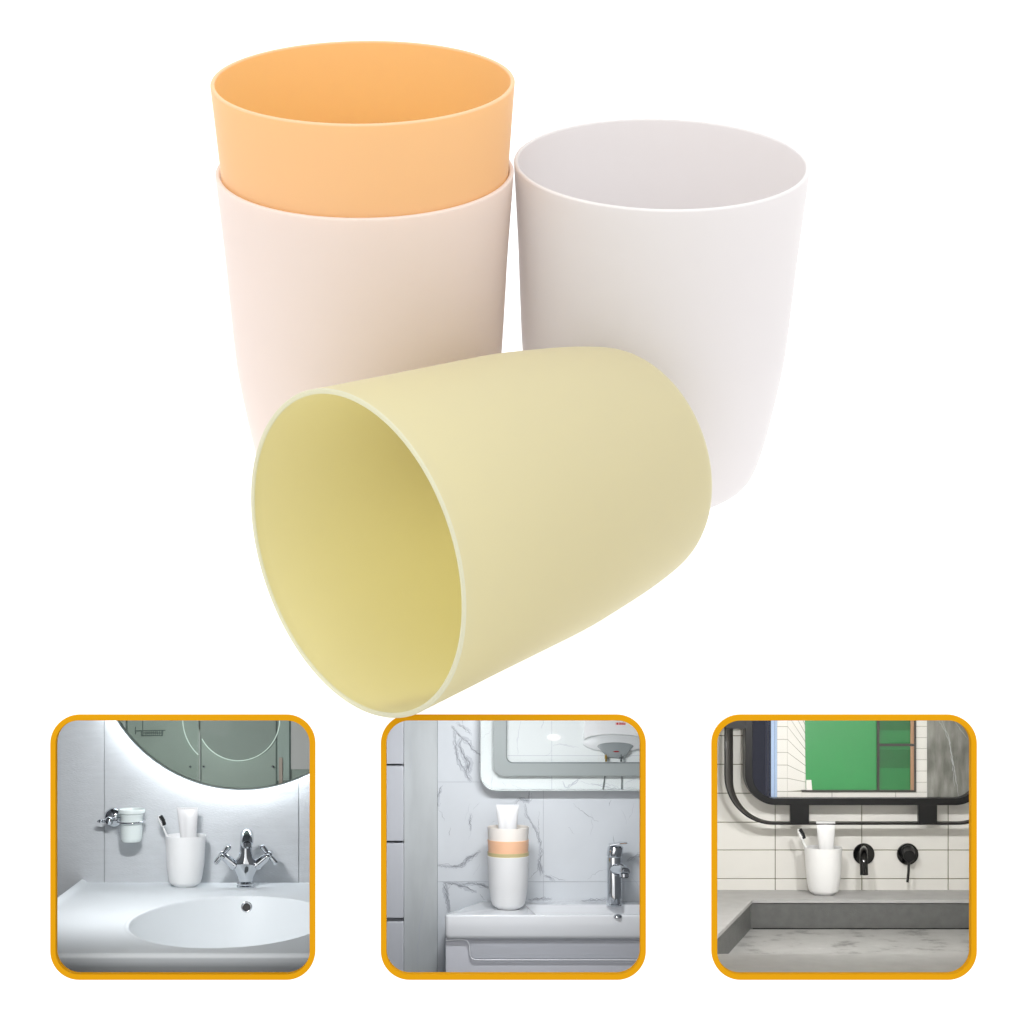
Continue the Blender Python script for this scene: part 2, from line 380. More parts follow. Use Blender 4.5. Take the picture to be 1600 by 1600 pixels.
# ================= scene 1: round backlit mirror, oval basin, cross-handle tap
r1 = Room(70, 64)
M_w1 = mat('pale grey textured tile', (196, 199, 202), 0.45, var=0.035, vscale=400, stretch=(0.4, 1, 2), bump=0.6, bscale=2500)
M_j1 = mat('tile joint', (150, 152, 155), 0.7)
mb = MB(); jl = [-700, 338, 1443, 2300]
for a, b in zip(jl[:-1], jl[1:]): r1.rect(mb, a + 2, -500, b - 2, 2100, 0, 0.15)
r1.rect(mb, -700, -500, 2300, 2100, 0.04, 0.2, 1)
wl = Thing('wall', 'pale grey textured tiled wall behind the oval basin and round mirror', 'wall', r1.M)
wl.part('tiles', mb, [M_w1, M_j1], smooth=0)
mb = MB(); r1.shell(mb); M_dk = mat('darkened lining', (84, 86, 89), 0.7); wl.part('side_wall', mb, M_dk, smooth=0)  # unseen lining coloured dark to give the chrome dark reflections
r1.lamp(0.058, X=560, Y=34, y=-8.2, tgt=(860, 1150), color=(0.98, 0.99, 1), sx=1.6, sy=0.2)
# basin
h1 = r1.at(0, 1015, 0).z
M_b1 = mat('basin ceramic', (228, 233, 236), 0.45, spec=0.25)
pL0, pL1 = r1.on(215, 1012, h1), r1.on(66, 1125, h1)
pf = r1.on(800, 1413, h1); yf = pf.y
eb, ef, ell = r1.on(1147, 1092, h1), r1.on(1147, 1388, h1), r1.on(497, 1228, h1)
ecx, ecy = eb.x, ell.y; ea = ecx - ell.x; eB, eF = eb.y - ecy, ecy - ef.y
def xl(y): t = (y - pL0.y) / (pL1.y - pL0.y); return pL0.x + (pL1.x - pL0.x) * t
xr = r1.at(1850, 1000, 0).x
NX, NY = 560, 400; rows = []
def zb(x, y):
    e = math.hypot((x - ecx) / ea, (y - ecy) / (eB if y > ecy else eF))
    z = h1
    if e < 1: z -= 2.6 * (1 - e ** 2.4) ** 0.85
    elif e < 1.05: z += 0.012 * sin((e - 1) / 0.05 * pi)
    d = x - xl(y); z += 0.10 * math.exp(-(d / 0.14) ** 2)
    return z
for j in range(NY + 1):
    y = 0.0 + (yf - 0.0) * j / NY
    rows.append([(xl(y) + (xr - xl(y)) * (i / NX), y, zb(xl(y) + (xr - xl(y)) * (i / NX), y)) for i in range(NX + 1)])
for a in range(1, 9):       # rounded front edge then the apron
    t = a / 8 * pi / 2; y = yf - 0.12 * sin(t); dz = -0.12 * (1 - cos(t))
    rows.append([(p[0], y, p[2] + dz) for p in rows[NY]])
rows.append([(p[0], yf + 0.02, p[2] - 0.25) for p in rows[-1]])
rows.append([(p[0], yf + 2.6, p[2] - 2.2) for p in rows[-1]])
rows.append([(p[0], 0.0, p[2]) for p in rows[-1]])
bs = Thing('washbasin', 'wide white ceramic basin with an oval bowl under the round mirror', 'washbasin', r1.M, (ecx, ecy, h1))
mb = MB(); mb.loft(rows, (False, False), closed=False)
bs.part('bowl', mb, M_b1, smooth=50)
p = r1.at(1147, 1153, 0); sc_y = None
# overflow ring set into the back wall of the bowl
best = None
for j in range(400):
    y = eb.y - 0.001 - j * 0.004; d = r1.rd(1147, 1155); q = r1.e + d * ((y - r1.e.y) / d.y)
    if q.z > zb(q.x, y): best = q; break
ov = best or r1.at(1147, 1155, eb.y)
kk = r1.k(ov.y)
nrm = (Vector((0, 0, 1)) * 0.30 + Vector((0, -1, 0)) * 0.95)
mb = MB(); mb.torus(ov + nrm * 0.02, 26 * kk, 6 * kk, nrm, 40, 10); bs.part('overflow_ring', mb, M_chrome, smooth=60)
mb = MB(); mb.revolve([(22 * kk, 0.0), (22 * kk, 0.02), (0.002, 0.02)], ov + nrm * 0.005, 30, nrm, cap=(True, True)); bs.part('overflow_hole', mb, M_blackgloss)
# tap with cross handles
fb = r1.on(1141, 1042, h1); k = r1.k(fb.y)
tp = Thing('tap', 'chrome basin tap with two cross handles and a short arched spout', 'tap', r1.M, fb)
mb = MB(); mb.revolve([(0.001, 0), (50 * k, 0), (51 * k, 8 * k), (46 * k, 14 * k), (48 * k, 22 * k), (44 * k, 30 * k), (36 * k, 34 * k)], fb, 40, cap=(True, False))
tp.part('base_ring', mb, M_chrome, smooth=40)
mb = MB()
def ell_ring(z, hx, hy, n=40, sup=1.0): return [fb + Vector((hx * k * cos(2 * pi * j / n), hy * k * sin(2 * pi * j / n), z * k)) for j in range(n)]
mb.loft([ell_ring(z, a, b) for z, a, b in ((30, 36, 34), (55, 42, 34), (85, 56, 36), (115, 72, 38), (128, 76, 38), (140, 74, 38), (155, 58, 36), (172, 42, 34), (195, 36, 32), (230, 34, 30), (262, 33, 28))])
tp.part('body', mb, M_chrome, smooth=60)
mb = MB(); V = lambda x, y, z: fb + Vector((x, y, z)) * k
mb.tube([V(0, 4, 225), V(1, 0, 262), V(5, -22, 290), V(12, -70, 300), V(19, -120, 282), V(22, -145, 256)], [32 * k, 32 * k, 35 * k, 38 * k, 37 * k, 33 * k], n=24)
sp_ = tp.part('spout', mb, M_chrome, smooth=60)
mb = MB(); mb.tube([V(22, -143, 262), V(23, -150, 240)], [27 * k, 26 * k], n=20, sub=1); tp.part('aerator', mb, M_chrome, parent=sp_, smooth=30)
for sg in (-1, 1):
    mb = MB(); mb.tube([V(sg * 55, -4, 120), V(sg * 118, -8, 172)], [30 * k, 24 * k], n=20, sub=1)
    mb.tube([V(sg * 62, -4, 126), V(sg * 68, -4, 131)], [34 * k, 33 * k], n=20, sub=1)
    hv = tp.part('valve', mb, M_chrome, smooth=40)
    ax = Vector((sg * 0.77, -0.1, 0.64)).normalized(); c = V(sg * 131, -9, 183)
    u1 = Vector((sg * -0.62, 0, 0.78)); u1 = (u1 - ax * u1.dot(ax)).normalized(); u2 = ax.cross(u1)
    mb = MB(); mb.sphere(c, 21 * k, 16)
    for u in (u1, -u1, u2, -u2):
        mb.tube([c + u * 8 * k, c + u * 34 * k, c + u * 54 * k], [12 * k, 15 * k, 16 * k], n=12)
        mb.sphere(c + u * 54 * k, 16 * k, 12)
    tp.part('cross_handle', mb, M_chrome, parent=hv, smooth=50)
# cup, brush, tube
cb = r1.on(798, 1036, h1); k = r1.k(cb.y)
small_cup(r1, cb, 114 * k / 4, M_cupw, 'small white cup on the basin beside the cross handle tap, brush and tube inside', 'white cups holding brush and tube')
toothbrush(r1, r1.at(760, 1000, cb.y), [(765, 960), (730, 830), (700, 762), (674, 705)], (662, 668, -0.42), k, cb.y,
           'white toothbrush with black bristles leaning in the cup beside the cross handle tap')
paste_tube(r1, 751, 870, 588, 773, 860, 780, cb.y + 8 * k, k, 'white squeezed tube standing in the cup beside the cross handle tap')
# tumbler holder
yh = -110 * r1.k(0); k = r1.k(yh); tc = r1.at(493, 662, yh)
hd = Thing('tumbler_holder', 'chrome wall bracket with ring holding the white ceramic tumbler', 'holder', r1.M, r1.at(395, 645, 0))
mb = MB(); fc = r1.at(393, 645, 0)
mb.revolve([(56 * k, 0), (56 * k, 6 * k), (50 * k, 16 * k), (34 * k, 26 * k), (16 * k, 32 * k), (0.002, 33 * k)], fc, 40, (0, -1, 0), cap=(True, True)); hd.part('wall_plate', mb, M_chrome, smooth=50)
kn = r1.at(366, 664, yh)
mb = MB(); mb.tube([fc + Vector((-4 * k, -20 * k, -8 * k)), kn], [16 * k, 15 * k], n=16, sub=1); mb.sphere(kn, 25 * k, 18)
mb.tube([kn, r1.at(335, 666, yh)], 7 * k, n=10, sub=1); mb.sphere(r1.at(316, 666, yh), 13 * k, 12); mb.sphere(r1.at(303, 666, yh), 7 * k, 10); mb.sphere(r1.at(334, 666, yh), 10 * k, 10)
mb.tube([kn, r1.at(425, 663, yh)], 8 * k, n=10, sub=1); hd.part('arm', mb, M_chrome, smooth=60)
mb = MB(); mb.torus(tc, 74 * k, 6 * k, (0, -0.12, 1), 60, 10); hd.part('ring', mb, M_chrome, smooth=60)
mb = MB(); mb.revolve([(0.002, -118), (50, -118), (57, -112), (60, -95), (62, 0), (62, 22), (66, 28), (66, 36), (75, 44), (77, 58), (74, 64), (69, 63), (66, 50), (60, 20), (56, -100), (0.002, -106)], (0, 0, 0), 56, cap=(True, True))
mb.v = [tuple(Vector(v) * k + tc) for v in mb.v]
single('tumbler', mb, mat('tumbler ceramic', (226, 234, 232), 0.15, coat=0.3), 'white ceramic tumbler held in the chrome wall ring', 'tumbler', r1.M, tc, smooth=40)
# mirror with light ring
ym = -0.85; mc = (1120, -350); mr = 840
def circ(R, n=180, c=mc): return [(c[0] + R * cos(2 * pi * j / n), c[1] + R * sin(2 * pi * j / n)) for j in range(n)]
mi = Thing('mirror', 'large round backlit mirror glowing against the grey wall above the basin', 'mirror', r1.M, r1.at(1120, 0, ym))
mb = MB(); r1.ring(mb, circ(mr), circ(mr - 7), ym, 0.42); mi.part('rim', mb, mat('dark rim', (120, 130, 128), 0.3), smooth=40)
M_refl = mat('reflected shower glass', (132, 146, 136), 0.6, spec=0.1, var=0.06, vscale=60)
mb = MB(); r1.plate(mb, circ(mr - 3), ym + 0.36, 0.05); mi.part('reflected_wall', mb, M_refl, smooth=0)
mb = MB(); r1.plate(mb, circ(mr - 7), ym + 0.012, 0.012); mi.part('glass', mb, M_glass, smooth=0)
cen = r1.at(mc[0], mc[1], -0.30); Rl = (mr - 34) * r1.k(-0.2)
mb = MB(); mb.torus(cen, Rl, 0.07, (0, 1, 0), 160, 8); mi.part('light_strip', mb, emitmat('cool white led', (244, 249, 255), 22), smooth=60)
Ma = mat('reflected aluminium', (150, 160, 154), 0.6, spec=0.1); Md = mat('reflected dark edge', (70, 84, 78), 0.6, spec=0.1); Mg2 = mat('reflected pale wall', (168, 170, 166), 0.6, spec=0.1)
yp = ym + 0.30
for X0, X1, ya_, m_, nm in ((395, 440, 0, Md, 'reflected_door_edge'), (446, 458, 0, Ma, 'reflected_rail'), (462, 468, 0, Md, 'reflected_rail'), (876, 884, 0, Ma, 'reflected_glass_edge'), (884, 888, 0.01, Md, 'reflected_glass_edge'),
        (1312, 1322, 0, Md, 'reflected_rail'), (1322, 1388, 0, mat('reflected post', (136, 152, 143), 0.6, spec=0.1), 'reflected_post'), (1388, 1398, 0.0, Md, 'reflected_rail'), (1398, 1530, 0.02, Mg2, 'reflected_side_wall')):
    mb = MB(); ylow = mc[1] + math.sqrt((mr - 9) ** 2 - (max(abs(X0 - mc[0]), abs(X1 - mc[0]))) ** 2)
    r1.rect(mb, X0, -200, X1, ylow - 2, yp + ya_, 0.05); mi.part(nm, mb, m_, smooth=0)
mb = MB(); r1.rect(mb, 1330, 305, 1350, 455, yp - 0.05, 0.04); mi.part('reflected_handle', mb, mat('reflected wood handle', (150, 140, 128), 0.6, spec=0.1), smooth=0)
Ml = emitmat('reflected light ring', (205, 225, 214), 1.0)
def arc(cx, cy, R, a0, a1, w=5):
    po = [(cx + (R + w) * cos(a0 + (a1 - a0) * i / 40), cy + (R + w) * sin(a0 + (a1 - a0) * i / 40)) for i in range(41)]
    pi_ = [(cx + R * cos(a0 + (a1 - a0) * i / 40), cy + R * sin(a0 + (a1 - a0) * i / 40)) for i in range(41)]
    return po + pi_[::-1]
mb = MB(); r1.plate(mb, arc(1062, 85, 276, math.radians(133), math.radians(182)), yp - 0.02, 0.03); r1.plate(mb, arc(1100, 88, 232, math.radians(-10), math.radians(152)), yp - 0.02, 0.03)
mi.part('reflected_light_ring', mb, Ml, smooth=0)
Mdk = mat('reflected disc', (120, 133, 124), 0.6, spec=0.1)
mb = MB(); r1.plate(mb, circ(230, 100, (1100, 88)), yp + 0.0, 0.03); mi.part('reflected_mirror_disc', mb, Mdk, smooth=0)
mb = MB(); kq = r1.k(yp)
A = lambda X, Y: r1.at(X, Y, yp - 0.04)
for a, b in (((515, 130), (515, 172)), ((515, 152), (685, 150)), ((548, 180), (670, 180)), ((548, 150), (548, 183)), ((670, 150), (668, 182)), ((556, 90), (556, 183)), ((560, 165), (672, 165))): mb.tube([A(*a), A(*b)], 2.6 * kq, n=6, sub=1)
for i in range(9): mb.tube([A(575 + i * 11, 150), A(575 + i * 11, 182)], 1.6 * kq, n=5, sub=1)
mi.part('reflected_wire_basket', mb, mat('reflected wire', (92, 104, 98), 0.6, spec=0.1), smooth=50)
mb = MB()
for X in (826, 903, 1294):
    mb = MB(); mb.sphere(A(X, 356), 7 * kq, 10); mi.part('reflected_knob', mb, M_chrome, smooth=60)

# ================= scene 2: marble wall, rectangular mirror, stacked cups
r2 = Room(585, 58)
M_w2 = mat('pale marble tile', (223, 227, 231), 0.25, var=0.03, vscale=60, coat=0.2)
M_v = mat('grey marble veining', (150, 154, 160), 0.4, var=0.25, vscale=700)
M_vl = mat('faint marble veining', (198, 202, 208), 0.4)
M_j2 = mat('pale joint', (186, 190, 197), 0.6)
wl = Thing('wall', 'white marble tiled wall with thin grey veins behind the stacked cups', 'wall', r2.M)
mb = MB(); xs = [-700, 357, 960, 1620, 2300]; ys = [-500, 443, 1010, 2100]
for a, b in zip(xs[:-1], xs[1:]):
    for c, d in zip(ys[:-1], ys[1:]): r2.rect(mb, a + 1.0, c + 1.0, b - 1.0, d - 1.0, 0, 0.12)
r2.rect(mb, -700, -500, 2300, 2100, 0.02, 0.2, 1)
VE = [([(440, 130), (480, 180), (530, 215), (560, 260), (600, 290)], 9), ([(600, 290), (615, 330), (600, 330)], 6), ([(455, 150), (460, 220), (470, 300), (500, 360), (550, 440)], 8),
      ([(500, 190), (480, 240), (510, 300), (530, 340), (520, 400), (545, 435)], 10), ([(520, 300), (540, 330), (535, 390)], 14), ([(455, 250), (470, 330), (490, 380)], 4),
      ([(470, 115), (500, 130), (530, 150), (545, 175)], 5), ([(498, 92), (502, 125)], 3), ([(380, 470), (360, 520), (362, 585)], 9), ([(365, 590), (385, 630), (400, 665)], 3),
      ([(545, 630), (540, 680), (550, 715)], 6), ([(430, 700), (425, 750)], 4), ([(690, 665), (665, 675)], 2),
      ([(880, 497), (880, 545), (850, 550), (825, 535), (795, 570)], 5), ([(825, 540), (880, 550)], 10), ([(855, 570), (865, 630), (895, 680), (920, 730), (945, 800), (948, 860), (930, 920), (950, 970)], 5),
      ([(950, 850), (935, 900), (925, 950), (880, 992)], 4), ([(935, 610), (930, 700), (940, 790)], 3), ([(940, 900), (955, 965)], 9), ([(965, 972), (1000, 985), (1018, 1008)], 7), ([(1000, 970), (1040, 990), (1085, 1005)], 3),
      ([(1130, 565), (1170, 605), (1220, 640), (1275, 668)], 3.5), ([(1345, 545), (1335, 580)], 4), ([(1100, 700), (1135, 740)], 2.5), ([(1358, 748), (1368, 795)], 4),
      ([(357, 920), (420, 925), (470, 925), (515, 900), (550, 870), (600, 835)], 6), ([(470, 925), (510, 915), (520, 880), (580, 850)], 9),
      ([(400, 1020), (405, 1080), (425, 1140), (430, 1180)], 10), ([(400, 1018), (470, 1025), (520, 1040), (575, 1070)], 12), ([(480, 1025), (560, 1020), (620, 1035), (650, 1050)], 7), ([(585, 1018), (650, 1045)], 9), ([(600, 1080), (630, 1115)], 4), ([(410, 1030), (415, 1130), (425, 1180)], 5),
      ([(1440, 895), (1470, 870), (1490, 858), (1520, 850)], 6), ([(1320, 935), (1260, 960), (1210, 995)], 2.5), ([(1500, 870), (1530, 856)], 8), ([(875, 1112), (950, 1105), (1010, 1112)], 5), ([(1180, 1118), (1250, 1116), (1320, 1108)], 5), ([(560, 600), (600, 560)], 1.5)]
for i, (p, wd) in enumerate(VE): r2.vein(mb, p, wd * 0.62, -0.004, 2, seed=i)
for i in range(16):
    rg = random.Random(90 + i); x, y = rg.uniform(380, 1500), rg.uniform(110, 1100); L = rg.uniform(40, 130); a = rg.uniform(0.6, 2.4)
    r2.vein(mb, [(x, y), (x + L * cos(a) * .5 + 8, y + L * sin(a) * .5), (x + L * cos(a), y + L * sin(a))], 2.5, -0.003, 3, seed=200 + i)
for i, (p, wd) in enumerate(VE):
    if wd >= 5:
        for q in range(3): r2.vein(mb, [(x + random.uniform(-9, 9), y + random.uniform(-9, 9)) for x, y in p], wd * 1.3, -0.0025 - 0.0002 * q, 3, jit=9, seed=600 + i * 5 + q)
        r2.vein(mb, [(x + random.uniform(-14, 14), y + random.uniform(-10, 10)) for x, y in p], 2.2, -0.0045, 2, jit=8, seed=900 + i)
wl.part('tiles', mb, [M_w2, M_j2, M_v, M_vl], smooth=0)
mb = MB(); r2.shell(mb); wl.part('side_wall', mb, mat('grey lining', (120, 122, 125), 0.7), smooth=0)  # lining greyed down for darker reflections in the chrome
r2.lamp(0.034, X=760, Y=56, y=-6.0, tgt=(700, 1150), sx=2.4, sy=0.12, color=(0.96, 0.98, 1))
# left pier and tall drawers
M_p2 = mat('grey green stone pier', (203, 207, 208), 0.4, var=0.06, vscale=120, stretch=(2, 1, 0.5))
mb = MB(); r2.rect(mb, 168, -400, 357, 2000, -0.25, 0.24); r2.vein(mb, [(300, 1040), (285, 1120), (262, 1230), (250, 1350), (245, 1500)], 5, -0.254, 1, seed=5); r2.vein(mb, [(205, 180), (212, 300), (200, 420)], 3, -0.254, 1, seed=6)
r2.rect(mb, 355, -400, 359, 2000, -0.05, 0.05, 2)
single('pier', mb, [M_p2, M_vl, mat('dark seam', (110, 112, 116), 0.7)], 'narrow smooth grey stone pier left of the marble tiles', 'pier', r2.M, bevel=0.01, smooth=0)
tc_ = Thing('tall_cabinet', 'tall white cabinet with four handleless fronts at the left edge', 'cabinet', r2.M, r2.at(0, 1500, -0.6))
M_dr = mat('satin white lacquer', (214, 216, 222), 0.35)
mb = MB(); r2.rect(mb, -300, -400, 158, 2000, -0.22, 0.2); tc_.part('carcass', mb, mat('cabinet gap', (95, 98, 104), 0.7), smooth=0)
for a, b in ((-200, 341), (352, 779), (791, 1217), (1238, 1900)):
    mb = MB(); r2.rect(mb, -200, a, 166, b, -0.5, 0.25); tc_.part('drawer_front', mb, M_dr, bevel=0.03, seg=3)
mb = MB(); r2.rect(mb, -200, 1219, 162, 1234, -0.36, 0.1); tc_.part('handle_rail', mb, mat('grey rail', (140, 142, 146), 0.3, 0.7), smooth=0)
# basin and vanity
h2 = r2.at(0, 1122, 0).z; k = r2.k(-1)
fy = r2.on(900, 1200, h2).y; bl, fl = r2.on(606, 1122, h2), r2.on(392, 1196, h2)
M_b2 = mat('basin ceramic grey light', (234, 236, 239), 0.14, coat=0.35)
vb = Thing('washbasin', 'white rectangular ceramic basin with a thick front edge below the stacked cups', 'washbasin', r2.M, (fl.x, fy, h2))
plan = [(bl.x, 0.0)]
n = 10; rc = 0.18
dx, dy = fl.x - bl.x, fy - 0.0; L = math.hypot(dx, dy)
c0_ = Vector((fl.x, fy)); d1 = Vector((dx, dy)) / L; p0 = c0_ - d1 * rc; p2 = c0_ + Vector((rc, 0))
for i in range(n + 1):
    t = i / n; q = p0 * (1 - t) ** 2 + c0_ * 2 * t * (1 - t) + p2 * t * t; plan.append((q.x, q.y))
XR2 = r2.at(1800, 1200, 0).x
plan += [(XR2, fy), (XR2, 0.0)]
hb = h2 - 136 * r2.k(fy)
cxp = (bl.x + XR2) / 2
def ins(P, d):  # move outline toward the inside by d, not at the wall
    return [(x + d if i < len(P) - 2 else x, y + (d if y < -0.01 else 0)) for i, (x, y) in enumerate(P)]
mb = MB(); rings = []
for z, d in ((hb, 0.10), (hb + 0.015, 0.05), (hb + 0.05, 0.012), (hb + 0.12, 0.0), (h2 - 0.06, 0.0), (h2 - 0.02, 0.012), (h2 - 0.004, 0.03), (h2, 0.06)):
    rings.append([(x, y, z) for x, y in ins(plan, d)])
mb.loft(rings, (True, True)); slab = vb.part('slab', mb, M_b2, smooth=50)
# bowl recess cut into the slab
cut = MB(); b0 = r2.on(900, 1140, h2); b1 = r2.on(900, 1196, h2)
xL = r2.on(870, 1190, h2).x
top = [(xL, b1.y), (xL, b0.y), (XR2 - 0.5, b0.y), (XR2 - 0.5, b1.y)]
cut.loft([[(x, y, h2 + 0.1) for x, y in top], [(x + (0.0 if x > 1 else 0.0), y, h2 - 0.02) for x, y in top], [(x + (0.5 if x == xL else -0.3), y + (0.25 if y == b1.y else -0.12), h2 - 0.45) for x, y in top]], (True, True))
cm = build('basin_cutter', cut, M_b2, (fl.x, fy, h2), smooth=0); cm.parent = vb.o
bmod = slab.modifiers.new('cut', 'BOOLEAN'); bmod.object = cm; bmod.operation = 'DIFFERENCE'; bmod.solver = 'EXACT'
bpy.context.view_layer.update()
dg = bpy.context.evaluated_depsgraph_get(); nm_ = bpy.data.meshes.new_from_object(slab.evaluated_get(dg)); slab.modifiers.clear(); slab.data = nm_; bpy.data.objects.remove(cm)
ovp = r2.on(1384, 1203, h2); mb = MB(); mb.revolve([(0.002, 0), (26 * k, 0), (25 * k, 8 * k), (16 * k, 14 * k), (0.002, 15 * k)], (ovp.x, ovp.y + 0.14, h2 - 0.06), 30); vb.part('overflow_cover', mb, M_chrome, smooth=50)
va = Thing('vanity_cabinet', 'pale grey vanity cabinet under the rectangular basin', 'cabinet', r2.M, (fl.x, fy, h2 - 3))
yv = fy + 0.16
mb = MB(); a = r2.at(405, 1338, yv); mb.box((a.x, yv, hb - 3.0), (XR2, -0.02, hb - 0.002)); va.part('door', mb, mat('lilac grey lacquer', (222, 223, 230), 0.35), bevel=0.015)
mb = MB(); r2.plate(mb, [(545, 1345), (1850, 1345), (1850, 1446), (575, 1446), (556, 1436), (548, 1415)], yv - 0.05, 0.049); va.part('recess_panel', mb, mat('grey recess', (198, 200, 207), 0.4), smooth=0)
mb = MB(); mb.tube([r2.at(X, Y, yv - 0.06) for X, Y in ((406, 1345), (470, 1340), (515, 1343), (536, 1362), (541, 1400), (546, 1434), (566, 1452), (640, 1455), (1200, 1455), (1850, 1457))], 4.2 * k, n=10, sub=8); va.part('trim', mb, mat('white trim', (235, 236, 240), 0.3), smooth=60)
# tap
fb = r2.on(1364, 1142, h2); k = r2.k(fb.y)
tp = Thing('tap', 'chrome single lever pillar tap on the rectangular basin', 'tap', r2.M, fb)
V = lambda x, y, z: fb + Vector((x, y, z)) * k
mb = MB(); mb.revolve([(0.001, 0), (47, 0), (47, 6), (42, 9), (42, 262), (40, 268)], (0, 0, 0), 40, cap=(True, True)); mb.v = [tuple(V(*v)) for v in mb.v]; tp.part('pillar', mb, M_chrome, smooth=40)
mb = MB(); mb.revolve([(0.001, 272), (43, 272), (45, 276), (45, 322), (38, 330), (0.001, 334)], (0, 0, 0), 40, cap=(True, True)); mb.v = [tuple(V(v[0] + (8 if v[2] > 300 else 2), v[1], v[2])) for v in mb.v]; hdp = tp.part('head', mb, M_chrome, smooth=40)
mb = MB(); mb.loft([[V(x, y, z + 3) for x, y, z in ((-30, -30, 328), (30, -34, 338), (68, -70, 346), (74, -40, 347), (40, 28, 340), (-30, 30, 330))], [V(x, y, z + 11) for x, y, z in ((-28, -28, 328), (30, -32, 338), (66, -68, 345), (72, -40, 346), (38, 26, 340), (-28, 28, 330))]]); tp.part('lever', mb, M_chrome, parent=hdp, bevel=0.01)
mb = MB(); mb.tube([V(0, 0, 200), V(25, -70, 208), V(46, -120, 206), V(50, -140, 196)], [34 * k, 33 * k, 32 * k, 28 * k], n=24); sp_ = tp.part('spout', mb, M_chrome, smooth=60)
mb = MB(); mb.tube([V(47, -124, 190), V(47, -126, 172)], [27 * k, 26 * k], n=22, sub=1); tp.part('aerator', mb, M_chrome, parent=sp_, smooth=30)
mb = MB(); mb.tube([V(47, -126, 172.5), V(47, -126, 170)], [21 * k, 21 * k], n=22, sub=1); tp.part('aerator_mesh', mb, M_black, parent=sp_, smooth=30)
# stacked cups and tube
cb = r2.on(761, 1163, h2); k = r2.k(cb.y); kc = 119 * k / 4
G2 = 'stack of four cups on the basin'
mb = cup_mb(cb, kc, n=64)
sq = lambda mb, f: None
small_cup(r2, cb, kc, M_cupw, 'white cup at the bottom of the small stack on the basin', G2)
def up(dY): return cb + Vector((0, 0, dY * k))
small_cup(r2, up(25), kc * 0.985, mat('beige cup plastic', (205, 190, 142), 0.4), 'beige cup in the small stack, only its rim showing above the bottom cup', G2)
small_cup(r2, up(95), kc * 0.98, mat('peach cup plastic', (247, 196, 158), 0.4), 'peach orange cup in the small stack, second from the top', G2)
small_cup(r2, up(164), kc * 0.985, mat('cream cup plastic', (243, 236, 228), 0.4), 'cream cup on top of the small stack, with the tube standing in it', G2)
paste_tube(r2, 691, 821, 572, 708, 806, 735, cb.y, k, 'white squeezed tube standing in the top cream cup of the small stack', tail=90)
# mirror
ym = -0.62
mi = Thing('mirror', 'rectangular mirror with rounded corner and grey frosted band above the stacked cups', 'mirror', r2.M, r2.at(1100, 300, ym))
po = rr(603, -600, 2400, 493, 88)
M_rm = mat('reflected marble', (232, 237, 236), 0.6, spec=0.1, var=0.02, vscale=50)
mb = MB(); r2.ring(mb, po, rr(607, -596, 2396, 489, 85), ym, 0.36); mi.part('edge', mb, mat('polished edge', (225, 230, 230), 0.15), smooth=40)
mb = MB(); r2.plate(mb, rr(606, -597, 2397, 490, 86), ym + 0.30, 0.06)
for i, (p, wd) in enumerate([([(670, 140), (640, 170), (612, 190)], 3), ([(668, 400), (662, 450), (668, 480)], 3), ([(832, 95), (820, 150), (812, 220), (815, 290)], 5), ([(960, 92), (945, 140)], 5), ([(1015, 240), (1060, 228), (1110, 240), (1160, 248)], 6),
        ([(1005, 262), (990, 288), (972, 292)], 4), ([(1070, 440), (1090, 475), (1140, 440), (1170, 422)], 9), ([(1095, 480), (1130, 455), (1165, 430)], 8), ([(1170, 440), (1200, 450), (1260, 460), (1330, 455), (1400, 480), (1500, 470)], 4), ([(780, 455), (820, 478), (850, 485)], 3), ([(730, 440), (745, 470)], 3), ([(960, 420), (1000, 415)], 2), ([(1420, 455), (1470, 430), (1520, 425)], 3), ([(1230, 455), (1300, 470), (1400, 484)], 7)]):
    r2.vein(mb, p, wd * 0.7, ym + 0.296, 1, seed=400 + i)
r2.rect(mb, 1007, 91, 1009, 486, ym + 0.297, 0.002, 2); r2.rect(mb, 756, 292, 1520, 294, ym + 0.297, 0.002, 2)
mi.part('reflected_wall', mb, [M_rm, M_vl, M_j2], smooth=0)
mb = MB(); r2.plate(mb, rr(606, -597, 2397, 490, 86), ym + 0.014, 0.01); mi.part('glass', mb, M_glass, smooth=0)
mb = MB(); r2.ring(mb, rr(677, -560, 2360, 408, 60), rr(752, -520, 2320, 333, 38), ym + 0.004, 0.008); mi.part('frosted_band', mb, mat('frosted band', (158, 165, 164), 0.5), smooth=0)
mb = MB(); r2.ring(mb, rr(748, -520, 2320, 337, 40), rr(753, -516, 2316, 331, 37), ym - 0.001, 0.005); mi.part('band_edge', mb, mat('band edge', (105, 112, 112), 0.5), smooth=0)
# reflected water heater
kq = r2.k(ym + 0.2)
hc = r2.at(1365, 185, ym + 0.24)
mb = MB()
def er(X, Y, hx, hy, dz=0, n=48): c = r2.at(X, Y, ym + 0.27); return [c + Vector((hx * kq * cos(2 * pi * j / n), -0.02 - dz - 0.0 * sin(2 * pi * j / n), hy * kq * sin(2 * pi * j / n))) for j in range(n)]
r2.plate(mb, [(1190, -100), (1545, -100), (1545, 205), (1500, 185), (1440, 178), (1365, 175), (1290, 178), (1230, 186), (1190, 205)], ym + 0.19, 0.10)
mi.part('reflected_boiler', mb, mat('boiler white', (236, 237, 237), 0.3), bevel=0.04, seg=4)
mb = MB(); mb.loft([er(1365, 222, 183, 49, 0.08), er(1365, 221, 182, 48, 0.10), er(1365, 219, 172, 42, 0.115)], (True, True)); mi.part('boiler_rim', mb, mat('boiler rim', (214, 217, 217), 0.35), smooth=50)
